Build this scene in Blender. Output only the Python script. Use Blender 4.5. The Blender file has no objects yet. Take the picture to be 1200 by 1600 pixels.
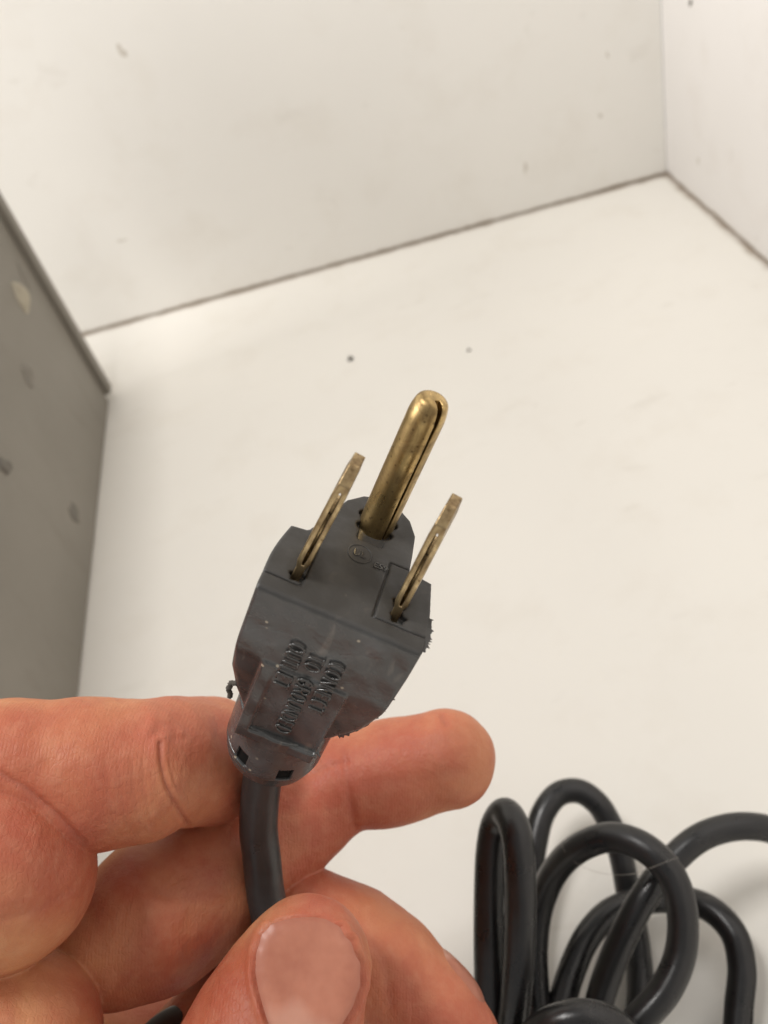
import bpy, math, random
import numpy as np
from mathutils import Vector, Matrix
random.seed(7); np.random.seed(7)
S = bpy.context.scene
C = S.collection

# ------------------------------------------------------------------ camera, world, lamps, exposure
F = 1370.0                      # focal length in pixels of the 1200 x 1600 photograph
H = 250.0                       # lens height above the counter, mm
g = np.array([506.0, 1422.0, 1370.0]); g /= np.linalg.norm(g)      # straight down, seen from the lens (right, down, forward)
Zc = -g
Yc = np.array([0, 0, 1.0]) - g[2] * g; Yc /= np.linalg.norm(Yc)
Xc = np.cross(Yc, Zc)
M = np.stack([Xc, Yc, Zc])      # lens axes -> world axes
def W(v):                       # lens coordinates in mm -> world metres
    v = np.asarray(v, float)
    return (v @ M.T + np.array([0, 0, H])) * 0.001
def P(px, py, D):               # a point seen at that pixel, D mm along the view axis
    return np.array([(px - 600) / F * D, (py - 800) / F * D, D])
def floor_pt(px, py):
    r = np.array([(px - 600) / F, (py - 800) / F, 1.0])
    return r * (H / (r @ g))
LENS_ROT = Matrix([list(M @ np.array([1, 0, 0.])), list(M @ np.array([0, -1, 0.])), list(M @ np.array([0, 0, -1.]))]).transposed()

cd = bpy.data.cameras.new('camera'); cam = bpy.data.objects.new('camera', cd); C.objects.link(cam)
cam.matrix_world = Matrix.Translation(Vector((0, 0, H * .001))) @ LENS_ROT.to_4x4()
cd.sensor_fit = 'VERTICAL'; cd.sensor_height = 36; cd.sensor_width = 27; cd.lens = F / 1600 * 36
cd.clip_start = 0.01; cd.clip_end = 20
cd.dof.use_dof = True; cd.dof.focus_distance = 0.120; cd.dof.aperture_fstop = 28
S.camera = cam

world = bpy.data.worlds.new('World'); S.world = world; world.use_nodes = True
bg = world.node_tree.nodes['Background']
bg.inputs[0].default_value = (1.0, 0.98, 0.96, 1); bg.inputs[1].default_value = 0.40

def area(name, loc, target, sx, sy, power, col):
    l = bpy.data.lights.new(name, 'AREA'); l.shape = 'RECTANGLE'; l.size = sx; l.size_y = sy
    l.energy = power; l.color = col
    o = bpy.data.objects.new(name, l); C.objects.link(o); o.location = loc
    d = Vector(target) - Vector(loc); o.rotation_euler = d.to_track_quat('-Z', 'Y').to_euler()
    return o
area('window_lamp', (-0.80, 0.25, 0.62), (0.05, 0.30, 0.10), 0.42, 0.42, 7.3, (1.0, 0.975, 0.955))
area('ceiling_lamp', (-0.18, 0.16, 0.90), (0.0, 0.16, 0.0), 0.20, 0.14, 4.1, (1.0, 0.97, 0.94))
S.view_settings.view_transform = 'Standard'; S.view_settings.look = 'None'
S.view_settings.exposure = 0.0; S.view_settings.gamma = 1.0
S.cycles.use_denoising = True
S.cycles.max_bounces = 8; S.cycles.diffuse_bounces = 5

# ------------------------------------------------------------------ helpers
def mat(name):
    m = bpy.data.materials.new(name); m.use_nodes = True
    nt = m.node_tree; b = nt.nodes['Principled BSDF']
    return m, nt, b
def N(nt, t, **kw):
    n = nt.nodes.new(t)
    for k, v in kw.items():
        if k in ('operation', 'blend_type', 'data_type', 'wave_type', 'bands_direction', 'feature', 'attribute_name', 'noise_dimensions', 'wave_profile', 'invert', 'clamp'): setattr(n, k, v)
        else: n.inputs[k.replace('_', ' ')].default_value = v
    return n
def L(nt, a, b): nt.links.new(a, b)
def coords(nt, scale=1.0, loc=(0, 0, 0), vec=(1, 1, 1)):
    t = nt.nodes.new('ShaderNodeTexCoord'); mp = nt.nodes.new('ShaderNodeMapping')
    mp.inputs['Scale'].default_value = [scale * v for v in vec]; mp.inputs['Location'].default_value = loc
    L(nt, t.outputs['Object'], mp.inputs['Vector'])
    return mp.outputs['Vector']
def noise(nt, vec, scale, detail=4, rough=.55, dist=0):
    n = nt.nodes.new('ShaderNodeTexNoise'); n.inputs['Scale'].default_value = scale
    n.inputs['Detail'].default_value = detail; n.inputs['Roughness'].default_value = rough; n.inputs['Distortion'].default_value = dist
    L(nt, vec, n.inputs['Vector']); return n.outputs['Fac']
def ramp(nt, fac, stops):
    r = nt.nodes.new('ShaderNodeValToRGB'); e = r.color_ramp.elements
    while len(e) < len(stops): e.new(0.5)
    for k, (p, c) in enumerate(stops):
        e[k].position = p
        e[k].color = (c, c, c, 1) if not hasattr(c, '__len__') else (*c, 1)
    L(nt, fac, r.inputs[0]); return r.outputs[0]
def mix(nt, fac, a, b, mode='MIX'):
    m = nt.nodes.new('ShaderNodeMix'); m.data_type = 'RGBA'; m.blend_type = mode
    for s, v in ((0, fac), (6, a), (7, b)):
        if hasattr(v, 'is_linked'): L(nt, v, m.inputs[s])
        elif s == 0: m.inputs[0].default_value = v
        else: m.inputs[s].default_value = (*v, 1)
    return m.outputs[2]
def math_(nt, op, a, b=0.0, clamp=False):
    m = nt.nodes.new('ShaderNodeMath'); m.operation = op; m.use_clamp = clamp
    for k, v in enumerate((a, b)):
        if hasattr(v, 'is_linked'): L(nt, v, m.inputs[k])
        else: m.inputs[k].default_value = v
    return m.outputs[0]
def bump(nt, h, dist, strength=1.0, prev=None):
    b = nt.nodes.new('ShaderNodeBump'); b.inputs['Distance'].default_value = dist; b.inputs['Strength'].default_value = strength
    L(nt, h, b.inputs['Height'])
    if prev: L(nt, prev, b.inputs['Normal'])
    return b.outputs[0]

def new_obj(name, verts, faces, m, parent=None, smooth=True):
    me = bpy.data.meshes.new(name); me.from_pydata([tuple(v) for v in verts], [], [tuple(f) for f in faces]); me.update()
    if smooth:
        me.polygons.foreach_set('use_smooth', [True] * len(me.polygons))
    o = bpy.data.objects.new(name, me); C.objects.link(o)
    if m: me.materials.append(m)
    if parent: o.parent = parent
    return o
def quad_obj(name, verts, quads, m, parent=None):
    me = bpy.data.meshes.new(name)
    me.vertices.add(len(verts)); me.vertices.foreach_set('co', np.asarray(verts, np.float32).ravel())
    nq = len(quads); me.loops.add(nq * 4); me.loops.foreach_set('vertex_index', np.asarray(quads, np.int32).ravel())
    me.polygons.add(nq); me.polygons.foreach_set('loop_start', np.arange(0, nq * 4, 4, dtype=np.int32))
    me.polygons.foreach_set('use_smooth', np.ones(nq, bool)); me.update(calc_edges=True)
    o = bpy.data.objects.new(name, me); C.objects.link(o)
    if m: me.materials.append(m)
    if parent: o.parent = parent
    return o
def tag(o, label=None, cat=None, kind=None, group=None):
    if label: o['label'] = label
    if cat: o['category'] = cat
    if kind: o['kind'] = kind
    if group: o['group'] = group
    return o
def empty(name, mw, label, cat):
    o = bpy.data.objects.new(name, None); C.objects.link(o); o.matrix_world = mw; o.empty_display_size = .01
    return tag(o, label, cat)

# iso-surface of a signed distance function (naive surface nets), then snapped on to the exact surface
def nets(sdf, lo, hi, h, snap=2):
    lo = np.array(lo, float); hi = np.array(hi, float)
    n = np.ceil((hi - lo) / h).astype(int) + 1
    ax = [lo[k] + h * np.arange(n[k]) for k in range(3)]
    vol = np.empty(n, np.float32)
    step = max(1, int(600000 // (n[1] * n[2])))
    Yg, Zg = np.meshgrid(ax[1], ax[2], indexing='ij')
    for i in range(0, n[0], step):
        xs = ax[0][i:i + step]
        pts = np.stack([np.repeat(xs, Yg.size), np.tile(Yg.ravel(), len(xs)), np.tile(Zg.ravel(), len(xs))], 1).astype(np.float32)
        vol[i:i + step] = sdf(pts).reshape(len(xs), n[1], n[2])
    ins = vol < 0
    cnt = np.zeros(n - 1, np.int8)
    offs = [(a, b, c) for a in (0, 1) for b in (0, 1) for c in (0, 1)]
    for a, b, c in offs: cnt += ins[a:n[0] - 1 + a, b:n[1] - 1 + b, c:n[2] - 1 + c]
    act = np.argwhere((cnt > 0) & (cnt < 8))
    idx = -np.ones(n - 1, np.int32); idx[tuple(act.T)] = np.arange(len(act))
    acc = np.zeros((len(act), 3)); num = np.zeros(len(act))
    for a in offs:
        for d in range(3):
            if a[d] == 1: continue
            b = list(a); b[d] = 1
            va = vol[tuple((act + a).T)]; vb = vol[tuple((act + b).T)]
            cr = (va < 0) != (vb < 0)
            t = np.where(cr, va / np.where(cr, va - vb, 1), 0)
            p = np.array(a, float)[None, :].repeat(len(act), 0); p[:, d] += t
            acc[cr] += p[cr]; num[cr] += 1
    V = lo + h * (act + acc / num[:, None])
    Q = []
    for d in range(3):
        e, f_ = (d + 1) % 3, (d + 2) % 3
        sl0 = [slice(1, n[k] - 1) for k in range(3)]; sl0[d] = slice(0, n[d] - 1)
        sl1 = list(sl0); sl1[d] = slice(1, n[d])
        A = ins[tuple(sl0)]; B = ins[tuple(sl1)]
        for flip, m_ in ((False, A & ~B), (True, B & ~A)):
            ed = np.argwhere(m_)
            if not len(ed): continue
            ed[:, e] += 1; ed[:, f_] += 1
            q = []
            for de, df in ((-1, -1), (0, -1), (0, 0), (-1, 0)):
                c = ed.copy(); c[:, e] += de; c[:, f_] += df
                q.append(idx[tuple(c.T)])
            q = np.stack(q, 1)
            if flip: q = q[:, ::-1]
            Q.append(q)
    Q = np.concatenate(Q)
    for _ in range(snap):
        s = sdf(V.astype(np.float32)); G = grad(sdf, V, h * .3)
        V = V - np.clip(s, -h, h)[:, None] * G * .8
    return V, Q
def grad(sdf, V, e):
    G = np.stack([sdf((V + d).astype(np.float32)) - sdf((V - d).astype(np.float32)) for d in np.eye(3) * e], 1)
    return G / (np.linalg.norm(G, axis=1, keepdims=True) + 1e-9)
def smin(a, b, k):
    h = np.clip(.5 + .5 * (b - a) / k, 0, 1)
    return b + (a - b) * h - k * h * (1 - h)
def smax(a, b, k): return -smin(-a, -b, k)
def cone(p, a, b, ra, rb):
    a = np.asarray(a, np.float32); b = np.asarray(b, np.float32); d = b - a
    t = np.clip(((p - a) @ d) / (d @ d), 0, 1)
    return np.linalg.norm(p - a - t[:, None] * d, axis=1) - (ra + (rb - ra) * t)
def poly2(x, y, pts):          # signed distance to a polygon in the plane
    pts = np.asarray(pts, np.float32); d = np.full(x.shape, 1e9, np.float32); s = np.ones(x.shape, np.float32)
    n = len(pts)
    for i in range(n):
        j = i - 1
        ex, ey = pts[j] - pts[i]; wx, wy = x - pts[i][0], y - pts[i][1]
        t = np.clip((wx * ex + wy * ey) / (ex * ex + ey * ey), 0, 1)
        d = np.minimum(d, (wx - ex * t) ** 2 + (wy - ey * t) ** 2)
        c1 = y >= pts[i][1]; c2 = y < pts[j][1]; c3 = ex * wy > ey * wx
        s = np.where((c1 & c2 & c3) | (~c1 & ~c2 & ~c3), -s, s)
    return s * np.sqrt(d)
def box3(p, c, hs, r=0.0):
    q = np.abs(p - np.asarray(c, np.float32)) - (np.asarray(hs, np.float32) - r)
    return np.linalg.norm(np.maximum(q, 0), axis=1) + np.minimum(q.max(1), 0) - r

def spline(pts, per=10):
    p = np.asarray(pts, float); p = np.vstack([2 * p[0] - p[1], p, 2 * p[-1] - p[-2]])
    out = []
    for i in range(1, len(p) - 2):
        p0, p1, p2, p3 = p[i - 1:i + 3]
        d1, d2, d3 = [max(np.linalg.norm(b - a), 1e-6) ** .5 for a, b in ((p0, p1), (p1, p2), (p2, p3))]
        m1 = (p2 - p1) - d2 * ((p2 - p0) / (d1 + d2) - (p1 - p0) / d1) * 1
        m1 = d2 * ((p1 - p0) / d1 - (p2 - p0) / (d1 + d2) + (p2 - p1) / d2)
        m2 = d2 * ((p2 - p1) / d2 - (p3 - p1) / (d2 + d3) + (p3 - p2) / d3)
        for t in np.linspace(0, 1, per, endpoint=False):
            t2, t3 = t * t, t * t * t
            out.append((2 * t3 - 3 * t2 + 1) * p1 + (t3 - 2 * t2 + t) * m1 + (-2 * t3 + 3 * t2) * p2 + (t3 - t2) * m2)
    out.append(p[-2]); return np.array(out)
def tube(path, r, sides=20, rfun=None):
    path = np.asarray(path); n = len(path)
    T = np.gradient(path, axis=0); T /= np.linalg.norm(T, axis=1, keepdims=True)
    u = np.cross(T[0], [0.3, 0.9, 0.2]); u /= np.linalg.norm(u)
    V = []; Q = []
    for i in range(n):
        u = u - T[i] * (u @ T[i]); u /= np.linalg.norm(u); w = np.cross(T[i], u)
        for k in range(sides):
            a = 2 * math.pi * k / sides
            rr = r if rfun is None else rfun(i, a)
            V.append(path[i] + rr * (math.cos(a) * u + math.sin(a) * w))
    for i in range(n - 1):
        for k in range(sides):
            k2 = (k + 1) % sides
            Q.append((i * sides + k, i * sides + k2, (i + 1) * sides + k2, (i + 1) * sides + k))
    faces = [tuple(q) for q in Q] + [tuple(range(sides))[::-1], tuple((n - 1) * sides + k for k in range(sides))]
    return np.array(V), faces
def prism_box(name, base, z0, z1, m, parent=None, bev=0.0):      # upright block over a convex outline (world metres)
    n = len(base)
    V = [(x, y, z0) for x, y in base] + [(x, y, z1) for x, y in base]
    Fs = [tuple(range(n))[::-1], tuple(range(n, 2 * n))] + [(i, (i + 1) % n, n + (i + 1) % n, n + i) for i in range(n)]
    o = new_obj(name, V, Fs, m, parent, smooth=False)
    if bev:
        b = o.modifiers.new('bevel', 'BEVEL'); b.width = bev; b.segments = 3
    return o

# ------------------------------------------------------------------ materials
def laminate(name, base, seam_lines=(), seed=0.0, grime_w=.004, specks=.22):
    m, nt, b = mat(name)
    v = coords(nt, 1.0, (seed, seed * 2, seed))
    big = noise(nt, v, 6, 3, .5); mid = noise(nt, v, 28, 5, .6)
    c = mix(nt, ramp(nt, big, [(.3, 0.0), (.7, 1.0)]), [x * .965 for x in base], base)
    c = mix(nt, ramp(nt, mid, [(.52, 0.0), (.74, .22)]), c, (base[0] * .80, base[1] * .76, base[2] * .70))
    # dull smears and small scuffs
    v2 = coords(nt, 1.0, (seed + 3, seed, 1), (1, 2.4, 1.3))
    sm = noise(nt, v2, 46, 3, .5, .6)
    c = mix(nt, ramp(nt, sm, [(.66, 0.0), (.80, .22)]), c, (base[0] * .66, base[1] * .63, base[2] * .58))
    vo = nt.nodes.new('ShaderNodeTexVoronoi'); vo.inputs['Scale'].default_value = 26; L(nt, v, vo.inputs['Vector'])
    sp = ramp(nt, vo.outputs['Distance'], [(.04, specks), (.085, 0.0)])
    pick = nt.nodes.new('ShaderNodeSeparateColor'); L(nt, vo.outputs['Color'], pick.inputs[0])
    sp = math_(nt, 'MULTIPLY', sp, ramp(nt, pick.outputs[0], [(.80, 0.0), (.84, 1.0)]))
    c = mix(nt, sp, c, (.23, .20, .16))
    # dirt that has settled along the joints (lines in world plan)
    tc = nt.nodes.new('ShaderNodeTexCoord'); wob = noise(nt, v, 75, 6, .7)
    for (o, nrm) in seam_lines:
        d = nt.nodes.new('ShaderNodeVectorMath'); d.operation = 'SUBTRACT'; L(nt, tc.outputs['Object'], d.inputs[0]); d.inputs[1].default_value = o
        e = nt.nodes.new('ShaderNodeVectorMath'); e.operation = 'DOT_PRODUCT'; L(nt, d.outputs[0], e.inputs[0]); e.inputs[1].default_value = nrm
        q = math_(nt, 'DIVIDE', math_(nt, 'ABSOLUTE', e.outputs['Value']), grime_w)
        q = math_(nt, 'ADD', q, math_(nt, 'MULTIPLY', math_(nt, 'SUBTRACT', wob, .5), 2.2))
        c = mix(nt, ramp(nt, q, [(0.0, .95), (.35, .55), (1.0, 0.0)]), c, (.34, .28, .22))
    L(nt, c, b.inputs['Base Color'])
    b.inputs['Roughness'].default_value = .42; b.inputs['Specular IOR Level'].default_value = .35
    L(nt, ramp(nt, mid, [(.3, .36), (.7, .55)]), b.inputs['Roughness'])
    L(nt, bump(nt, noise(nt, v, 300, 3, .6), .00008, .35, bump(nt, big, .002, .25)), b.inputs['Normal'])
    return m

def rubber(name, base, rough=.42, dust_sheen=.35, fine=900, scuff_sheen=True, dirty_face=False):
    m, nt, b = mat(name)
    v = coords(nt)
    n1 = noise(nt, v, 130, 4, .6, .4); n2 = noise(nt, v, fine, 3, .6)
    c = mix(nt, ramp(nt, n1, [(.35, 0.0), (.75, dust_sheen)]), base, [x * 2.0 + .015 for x in base])  # dust tone; on the plug it also paints in an uneven sheen
    if scuff_sheen:
        c = mix(nt, ramp(nt, noise(nt, coords(nt, 1, (.7, .2, .5)), 95, 3, .5, .8), [(.50, 0.0), (.66, .55)]), c, (.085, .090, .092))  # blue-grey sheen of the plug, painted into the colour as patches
        vs = coords(nt, 1.0, (.4, .2, 0), (1, 1, .35))
        s = noise(nt, vs, 420, 3, .5, 1.0)
        c = mix(nt, ramp(nt, s, [(.60, 0.0), (.80, .34)]), c, (.24, .20, .165))
        vo = nt.nodes.new('ShaderNodeTexVoronoi'); vo.inputs['Scale'].default_value = 700; L(nt, v, vo.inputs['Vector'])
        pk = nt.nodes.new('ShaderNodeSeparateColor'); L(nt, vo.outputs['Color'], pk.inputs[0])
        f = math_(nt, 'MULTIPLY', ramp(nt, vo.outputs['Distance'], [(.12, .8), (.2, 0.0)]), ramp(nt, pk.outputs[1], [(.93, 0.0), (.95, 1.0)]))
        c = mix(nt, f, c, (.42, .36, .27))
    ro = ramp(nt, n1, [(.3, rough - .1), (.75, rough + .14)])
    if dirty_face:              # the pin face is dull and brown with dirt
        tc = nt.nodes.new('ShaderNodeTexCoord'); sx = nt.nodes.new('ShaderNodeSeparateXYZ'); L(nt, tc.outputs['Object'], sx.inputs[0])
        fz = math_(nt, 'ADD', math_(nt, 'MULTIPLY', sx.outputs[2], 1500), 1.0, True)
        fz = math_(nt, 'MULTIPLY', fz, ramp(nt, noise(nt, coords(nt, 1, (.2, .1, .3)), 210, 4, .6), [(.25, .45), (.6, 1.0)]))
        c = mix(nt, fz, c, (.030, .0275, .024)); ro = mix(nt, fz, ro, (.62, .62, .62))
    L(nt, c, b.inputs['Base Color'])
    L(nt, ro, b.inputs['Roughness'])
    b.inputs['Specular IOR Level'].default_value = .55
    L(nt, bump(nt, n2, .00006, .5, bump(nt, n1, .0004, .35)), b.inputs['Normal'])
    return m

def metal(name, bright, dark, tarnish=(.45, .7), rough=.3, along=(1, 1, .12)):
    m, nt, b = mat(name)
    v = coords(nt); vl = coords(nt, 1.0, (0, 0, 0), along)
    n1 = noise(nt, v, 230, 5, .6, .5); n2 = noise(nt, vl, 1500, 4, .6)
    t = ramp(nt, math_(nt, 'ADD', math_(nt, 'MULTIPLY', n1, .72), math_(nt, 'MULTIPLY', n2, .28)), [(tarnish[0], 0.0), (tarnish[1], 1.0)])
    c = mix(nt, t, bright, dark)
    vo = nt.nodes.new('ShaderNodeTexVoronoi'); vo.inputs['Scale'].default_value = 900; L(nt, v, vo.inputs['Vector'])
    c = mix(nt, ramp(nt, vo.outputs['Distance'], [(.10, .7), (.2, 0.0)]), c, dark)
    L(nt, c, b.inputs['Base Color']); b.inputs['Metallic'].default_value = 1.0
    L(nt, ramp(nt, t, [(0.0, rough), (1.0, rough + .28)]), b.inputs['Roughness'])
    L(nt, bump(nt, n2, .00004, .5, bump(nt, n1, .0002, .3)), b.inputs['Normal'])
    return m

def skin_mat():
    m, nt, b = mat('skin')
    v = coords(nt)
    a = nt.nodes.new('ShaderNodeAttribute'); a.attribute_name = 'flush'
    cr = nt.nodes.new('ShaderNodeAttribute'); cr.attribute_name = 'crease'
    n1 = noise(nt, v, 95, 4, .6, .3); n2 = noise(nt, v, 420, 4, .6); n0 = noise(nt, v, 38, 2, .5)
    c = mix(nt, ramp(nt, n0, [(.40, 0.0), (.60, 1.0)]), (.58, .265, .125), (.42, .118, .060))
    c = mix(nt, ramp(nt, n1, [(.40, 0.0), (.66, .6)]), c, (.36, .078, .044))
    c = mix(nt, math_(nt, 'MULTIPLY', a.outputs['Fac'], .85, True), c, (.44, .115, .068))
    c = mix(nt, ramp(nt, n2, [(.45, 0.0), (.75, .2)]), c, (.62, .34, .21))
    c = mix(nt, math_(nt, 'MULTIPLY', cr.outputs['Fac'], .55, True), c, (.36, .105, .07))
    L(nt, c, b.inputs['Base Color'])
    b.inputs['Subsurface Weight'].default_value = .22
    b.inputs['Subsurface Radius'].default_value = (1.0, .32, .16); b.inputs['Subsurface Scale'].default_value = .0022
    b.inputs['Specular IOR Level'].default_value = .38
    L(nt, ramp(nt, n2, [(.3, .44), (.7, .6)]), b.inputs['Roughness'])
    # skin ridges run across the fingers; very fine, warped
    w = nt.nodes.new('ShaderNodeTexWave'); w.wave_type = 'BANDS'; w.bands_direction = 'X'
    w.inputs['Scale'].default_value = 640; w.inputs['Distortion'].default_value = 7.0; w.inputs['Detail'].default_value = 1.5; w.inputs['Detail Scale'].default_value = .22
    L(nt, v, w.inputs['Vector'])
    vo = nt.nodes.new('ShaderNodeTexVoronoi'); vo.feature = 'DISTANCE_TO_EDGE'; vo.inputs['Scale'].default_value = 1250; L(nt, coords(nt, 1, (0, 0, 0), (1, .55, 1)), vo.inputs['Vector'])
    bp = bump(nt, n1, .0012, .5)
    bp = bump(nt, n2, .0003, .5, bp)
    bp = bump(nt, ramp(nt, vo.outputs['Distance'], [(0.0, 0.0), (.12, 1.0)]), .00009, .32, bp)
    bp = bump(nt, w.outputs['Fac'], .00005, .26, bp)
    bp = bump(nt, noise(nt, v, 1800, 2, .5), .00008, .6, bp)
    L(nt, bp, b.inputs['Normal'])
    return m
def nail_mat():
    m, nt, b = mat('nail')
    v = coords(nt); n1 = noise(nt, v, 190, 3, .5)
    a = nt.nodes.new('ShaderNodeAttribute'); a.attribute_name = 'lunula'
    e = nt.nodes.new('ShaderNodeAttribute'); e.attribute_name = 'rim'
    c = mix(nt, ramp(nt, n1, [(.35, 0.0), (.7, 1.0)]), (.33, .115, .070), (.45, .185, .118))
    c = mix(nt, a.outputs['Fac'], c, (.50, .26, .19))
    c = mix(nt, e.outputs['Fac'], c, (.36, .13, .085))
    L(nt, c, b.inputs['Base Color']); b.inputs['Roughness'].default_value = .38
    b.inputs['Subsurface Weight'].default_value = .2; b.inputs['Subsurface Radius'].default_value = (1, .4, .25); b.inputs['Subsurface Scale'].default_value = .0015
    b.inputs['Specular IOR Level'].default_value = .4
    vs = coords(nt, 1, (0, 0, 0), (1, .18, 1))
    L(nt, bump(nt, noise(nt, vs, 1300, 3, .6), .00007, .4, bump(nt, n1, .0006, .22)), b.inputs['Normal'])
    return m

# ------------------------------------------------------------------ the setting: white counter in a corner
corner = W(floor_pt(1042, 272)); lf = W(floor_pt(135, 522)); rf = W(floor_pt(1200, 412))
def unit2(v): v = np.array(v[:2], float); return v / np.linalg.norm(v)
dl = unit2(lf - corner); dr = unit2(rf - corner)
nl = np.array([-dl[1], dl[0]]); nl *= -1 if nl @ dr > 0 else 1          # out of the corner, through the back wall
nr = np.array([-dr[1], dr[0]]); nr *= -1 if nr @ dl > 0 else 1
c2 = np.array(corner[:2])
WHITE = (.785, .765, .72)
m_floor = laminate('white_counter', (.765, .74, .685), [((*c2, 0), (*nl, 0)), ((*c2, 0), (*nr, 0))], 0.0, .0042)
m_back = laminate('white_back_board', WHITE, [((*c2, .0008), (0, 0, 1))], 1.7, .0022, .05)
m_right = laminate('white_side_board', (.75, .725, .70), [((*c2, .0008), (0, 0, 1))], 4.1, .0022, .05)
# counter sheet
fl = [c2 + dl * -.06 + dr * -.06, c2 + dl * 1.3 + dr * -.06, c2 + dl * 1.3 + dr * 1.3, c2 + dl * -.06 + dr * 1.3]
if np.cross(fl[1] - fl[0], fl[2] - fl[1]) < 0: fl = fl[::-1]
o = prism_box('floor', fl, -.02, 0, m_floor)
tag(o, 'cream white counter top with dirt along its back joints', kind='structure')
def wall(name, start, d, nout, length, z0, m):
    a = start; b_ = start + d * length
    base = [a, b_, b_ + nout * .012, a + nout * .012]
    if np.cross(base[1] - base[0], base[2] - base[1]) < 0: base = base[::-1]
    return prism_box(name, base, z0, .62, m)
o = wall('wall_back', c2 + dl * .0003, dl, nl, 1.2, .0007, m_back); tag(o, 'white board standing along the back of the counter', kind='structure')
o = wall('wall_right', c2 - dl * 0.0, dr, nr, 1.2, .0007, m_right); tag(o, 'white board standing along the right of the counter', kind='structure')

# ------------------------------------------------------------------ grey cabinet at the left
m_grey, nt, b = mat('grey_paint'); v = coords(nt)
n1 = noise(nt, v, 14, 4, .55); n2 = noise(nt, coords(nt, 1, (0, 0, 0), (1, 1, .3)), 60, 4, .6, .5)
c = mix(nt, ramp(nt, n1, [(.3, 0.0), (.7, 1.0)]), (.195, .178, .148), (.235, .215, .182))
c = mix(nt, ramp(nt, n2, [(.60, 0.0), (.76, .4)]), c, (.15, .13, .105))
L(nt, c, b.inputs['Base Color']); b.inputs['Roughness'].default_value = .5
L(nt, bump(nt, noise(nt, v, 700, 3, .6), .00012, .4, bump(nt, n1, .003, .2)), b.inputs['Normal'])
m_glue, nt, b = mat('dried_glue'); L(nt, mix(nt, noise(nt, coords(nt), 300, 3), (.30, .26, .19), (.50, .46, .36)), b.inputs['Base Color']); b.inputs['Roughness'].default_value = .5
m_scar, nt, b = mat('dark_scar'); L(nt, mix(nt, noise(nt, coords(nt), 300, 3), (.13, .118, .10), (.17, .155, .13)), b.inputs['Base Color']); b.inputs['Roughness'].default_value = .6
b0 = W(floor_pt(171, 628)); b1 = W(floor_pt(122, 1100))
ez = unit2(b1 - b0); en = np.array([-ez[1], ez[0]]); en *= -1 if en @ (c2 - b0[:2]) < 0 else 1      # en points to the right, off the face
yaw = math.atan2(ez[1], ez[0])
mw = Matrix.Translation(Vector((b0[0], b0[1], 0))) @ Matrix.Rotation(yaw, 4, 'Z')
cab = empty('metal_cabinet', mw, 'grey painted metal cabinet with a bent edge strip at the left of the counter', 'cabinet')
sgn = 1 if (en @ np.array([-ez[1], ez[0]])) > 0 else -1           # local y that faces the counter
def lbox(name, x0, x1, y0, y1, z0, z1, m, parent, bev=.0006):
    ys = sorted((y0 * sgn, y1 * sgn))
    return prism_box(name, [(x0, ys[0]), (x1, ys[0]), (x1, ys[1]), (x0, ys[1])], z0, z1, m, parent, bev)
lbox('side_panel', .0, .42, -.085, 0, .0006, .225, m_grey, cab, .0008)
lbox('edge_strip', -.0080, .0, -.010, .0034, .0045, .225, m_grey, cab, .0007)
def face_hit(px, py):       # where the line of sight meets the cabinet face, in cabinet coordinates
    r = W(P(px, py, 100)) - W(np.zeros(3)); o_ = W(np.zeros(3))
    t = ((b0[:2] - o_[:2]) @ en) / (r[:2] @ en); q = o_ + t * r
    return float((q[:2] - b0[:2]) @ ez), float(q[2])
def blob(name, px, py, sx, sz, th, m, seed, tilt=0.0):
    x, z = face_hit(px, py); rnd = np.random.RandomState(seed)
    V = []; Fq = []; nr_, na = 7, 18
    ph = rnd.rand(4) * 6
    for i in range(nr_ + 1):
        q = i / nr_
        for k in range(na):
            a = 2 * math.pi * k / na
            w = 1 + .22 * math.sin(2 * a + ph[0]) + .14 * math.sin(3 * a + ph[1]) + .08 * math.sin(5 * a + ph[2])
            dx, dz = q * w * sx * math.cos(a), q * w * sz * math.sin(a)
            xx = x + dx * math.cos(tilt) - dz * math.sin(tilt); zz = z + dx * math.sin(tilt) + dz * math.cos(tilt)
            V.append((xx, sgn * (th * (1 - q * q) ** .7 * (1 + .25 * math.sin(4 * dx / sx + ph[3])) - (.0002 if i == nr_ else 0)), zz))
    for i in range(nr_):
        for k in range(na):
            q = (i * na + k, i * na + (k + 1) % na, (i + 1) * na + (k + 1) % na, (i + 1) * na + k)
            Fq.append(q if sgn > 0 else q[::-1])
    return new_obj(name, V, Fq, m, cab)
tag(blob('glue_blob', 31, 462, .0055, .0075, .0035, m_glue, 1), 'pale lump of dried glue')
tag(blob('glue_blob', 36, 432, .0020, .0080, .0012, m_grey, 2, .2), 'thin grey run above the pale lump')
blob('glue_blob', 43, 586, .0050, .0050, .0022, m_grey, 3)
blob('glue_blob', 6, 728, .0040, .0042, .0022, m_scar, 4)
tag(blob('dent_mark', 116, 802, .0048, .0058, .0007, m_scar, 5), 'dark oval scar')

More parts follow.
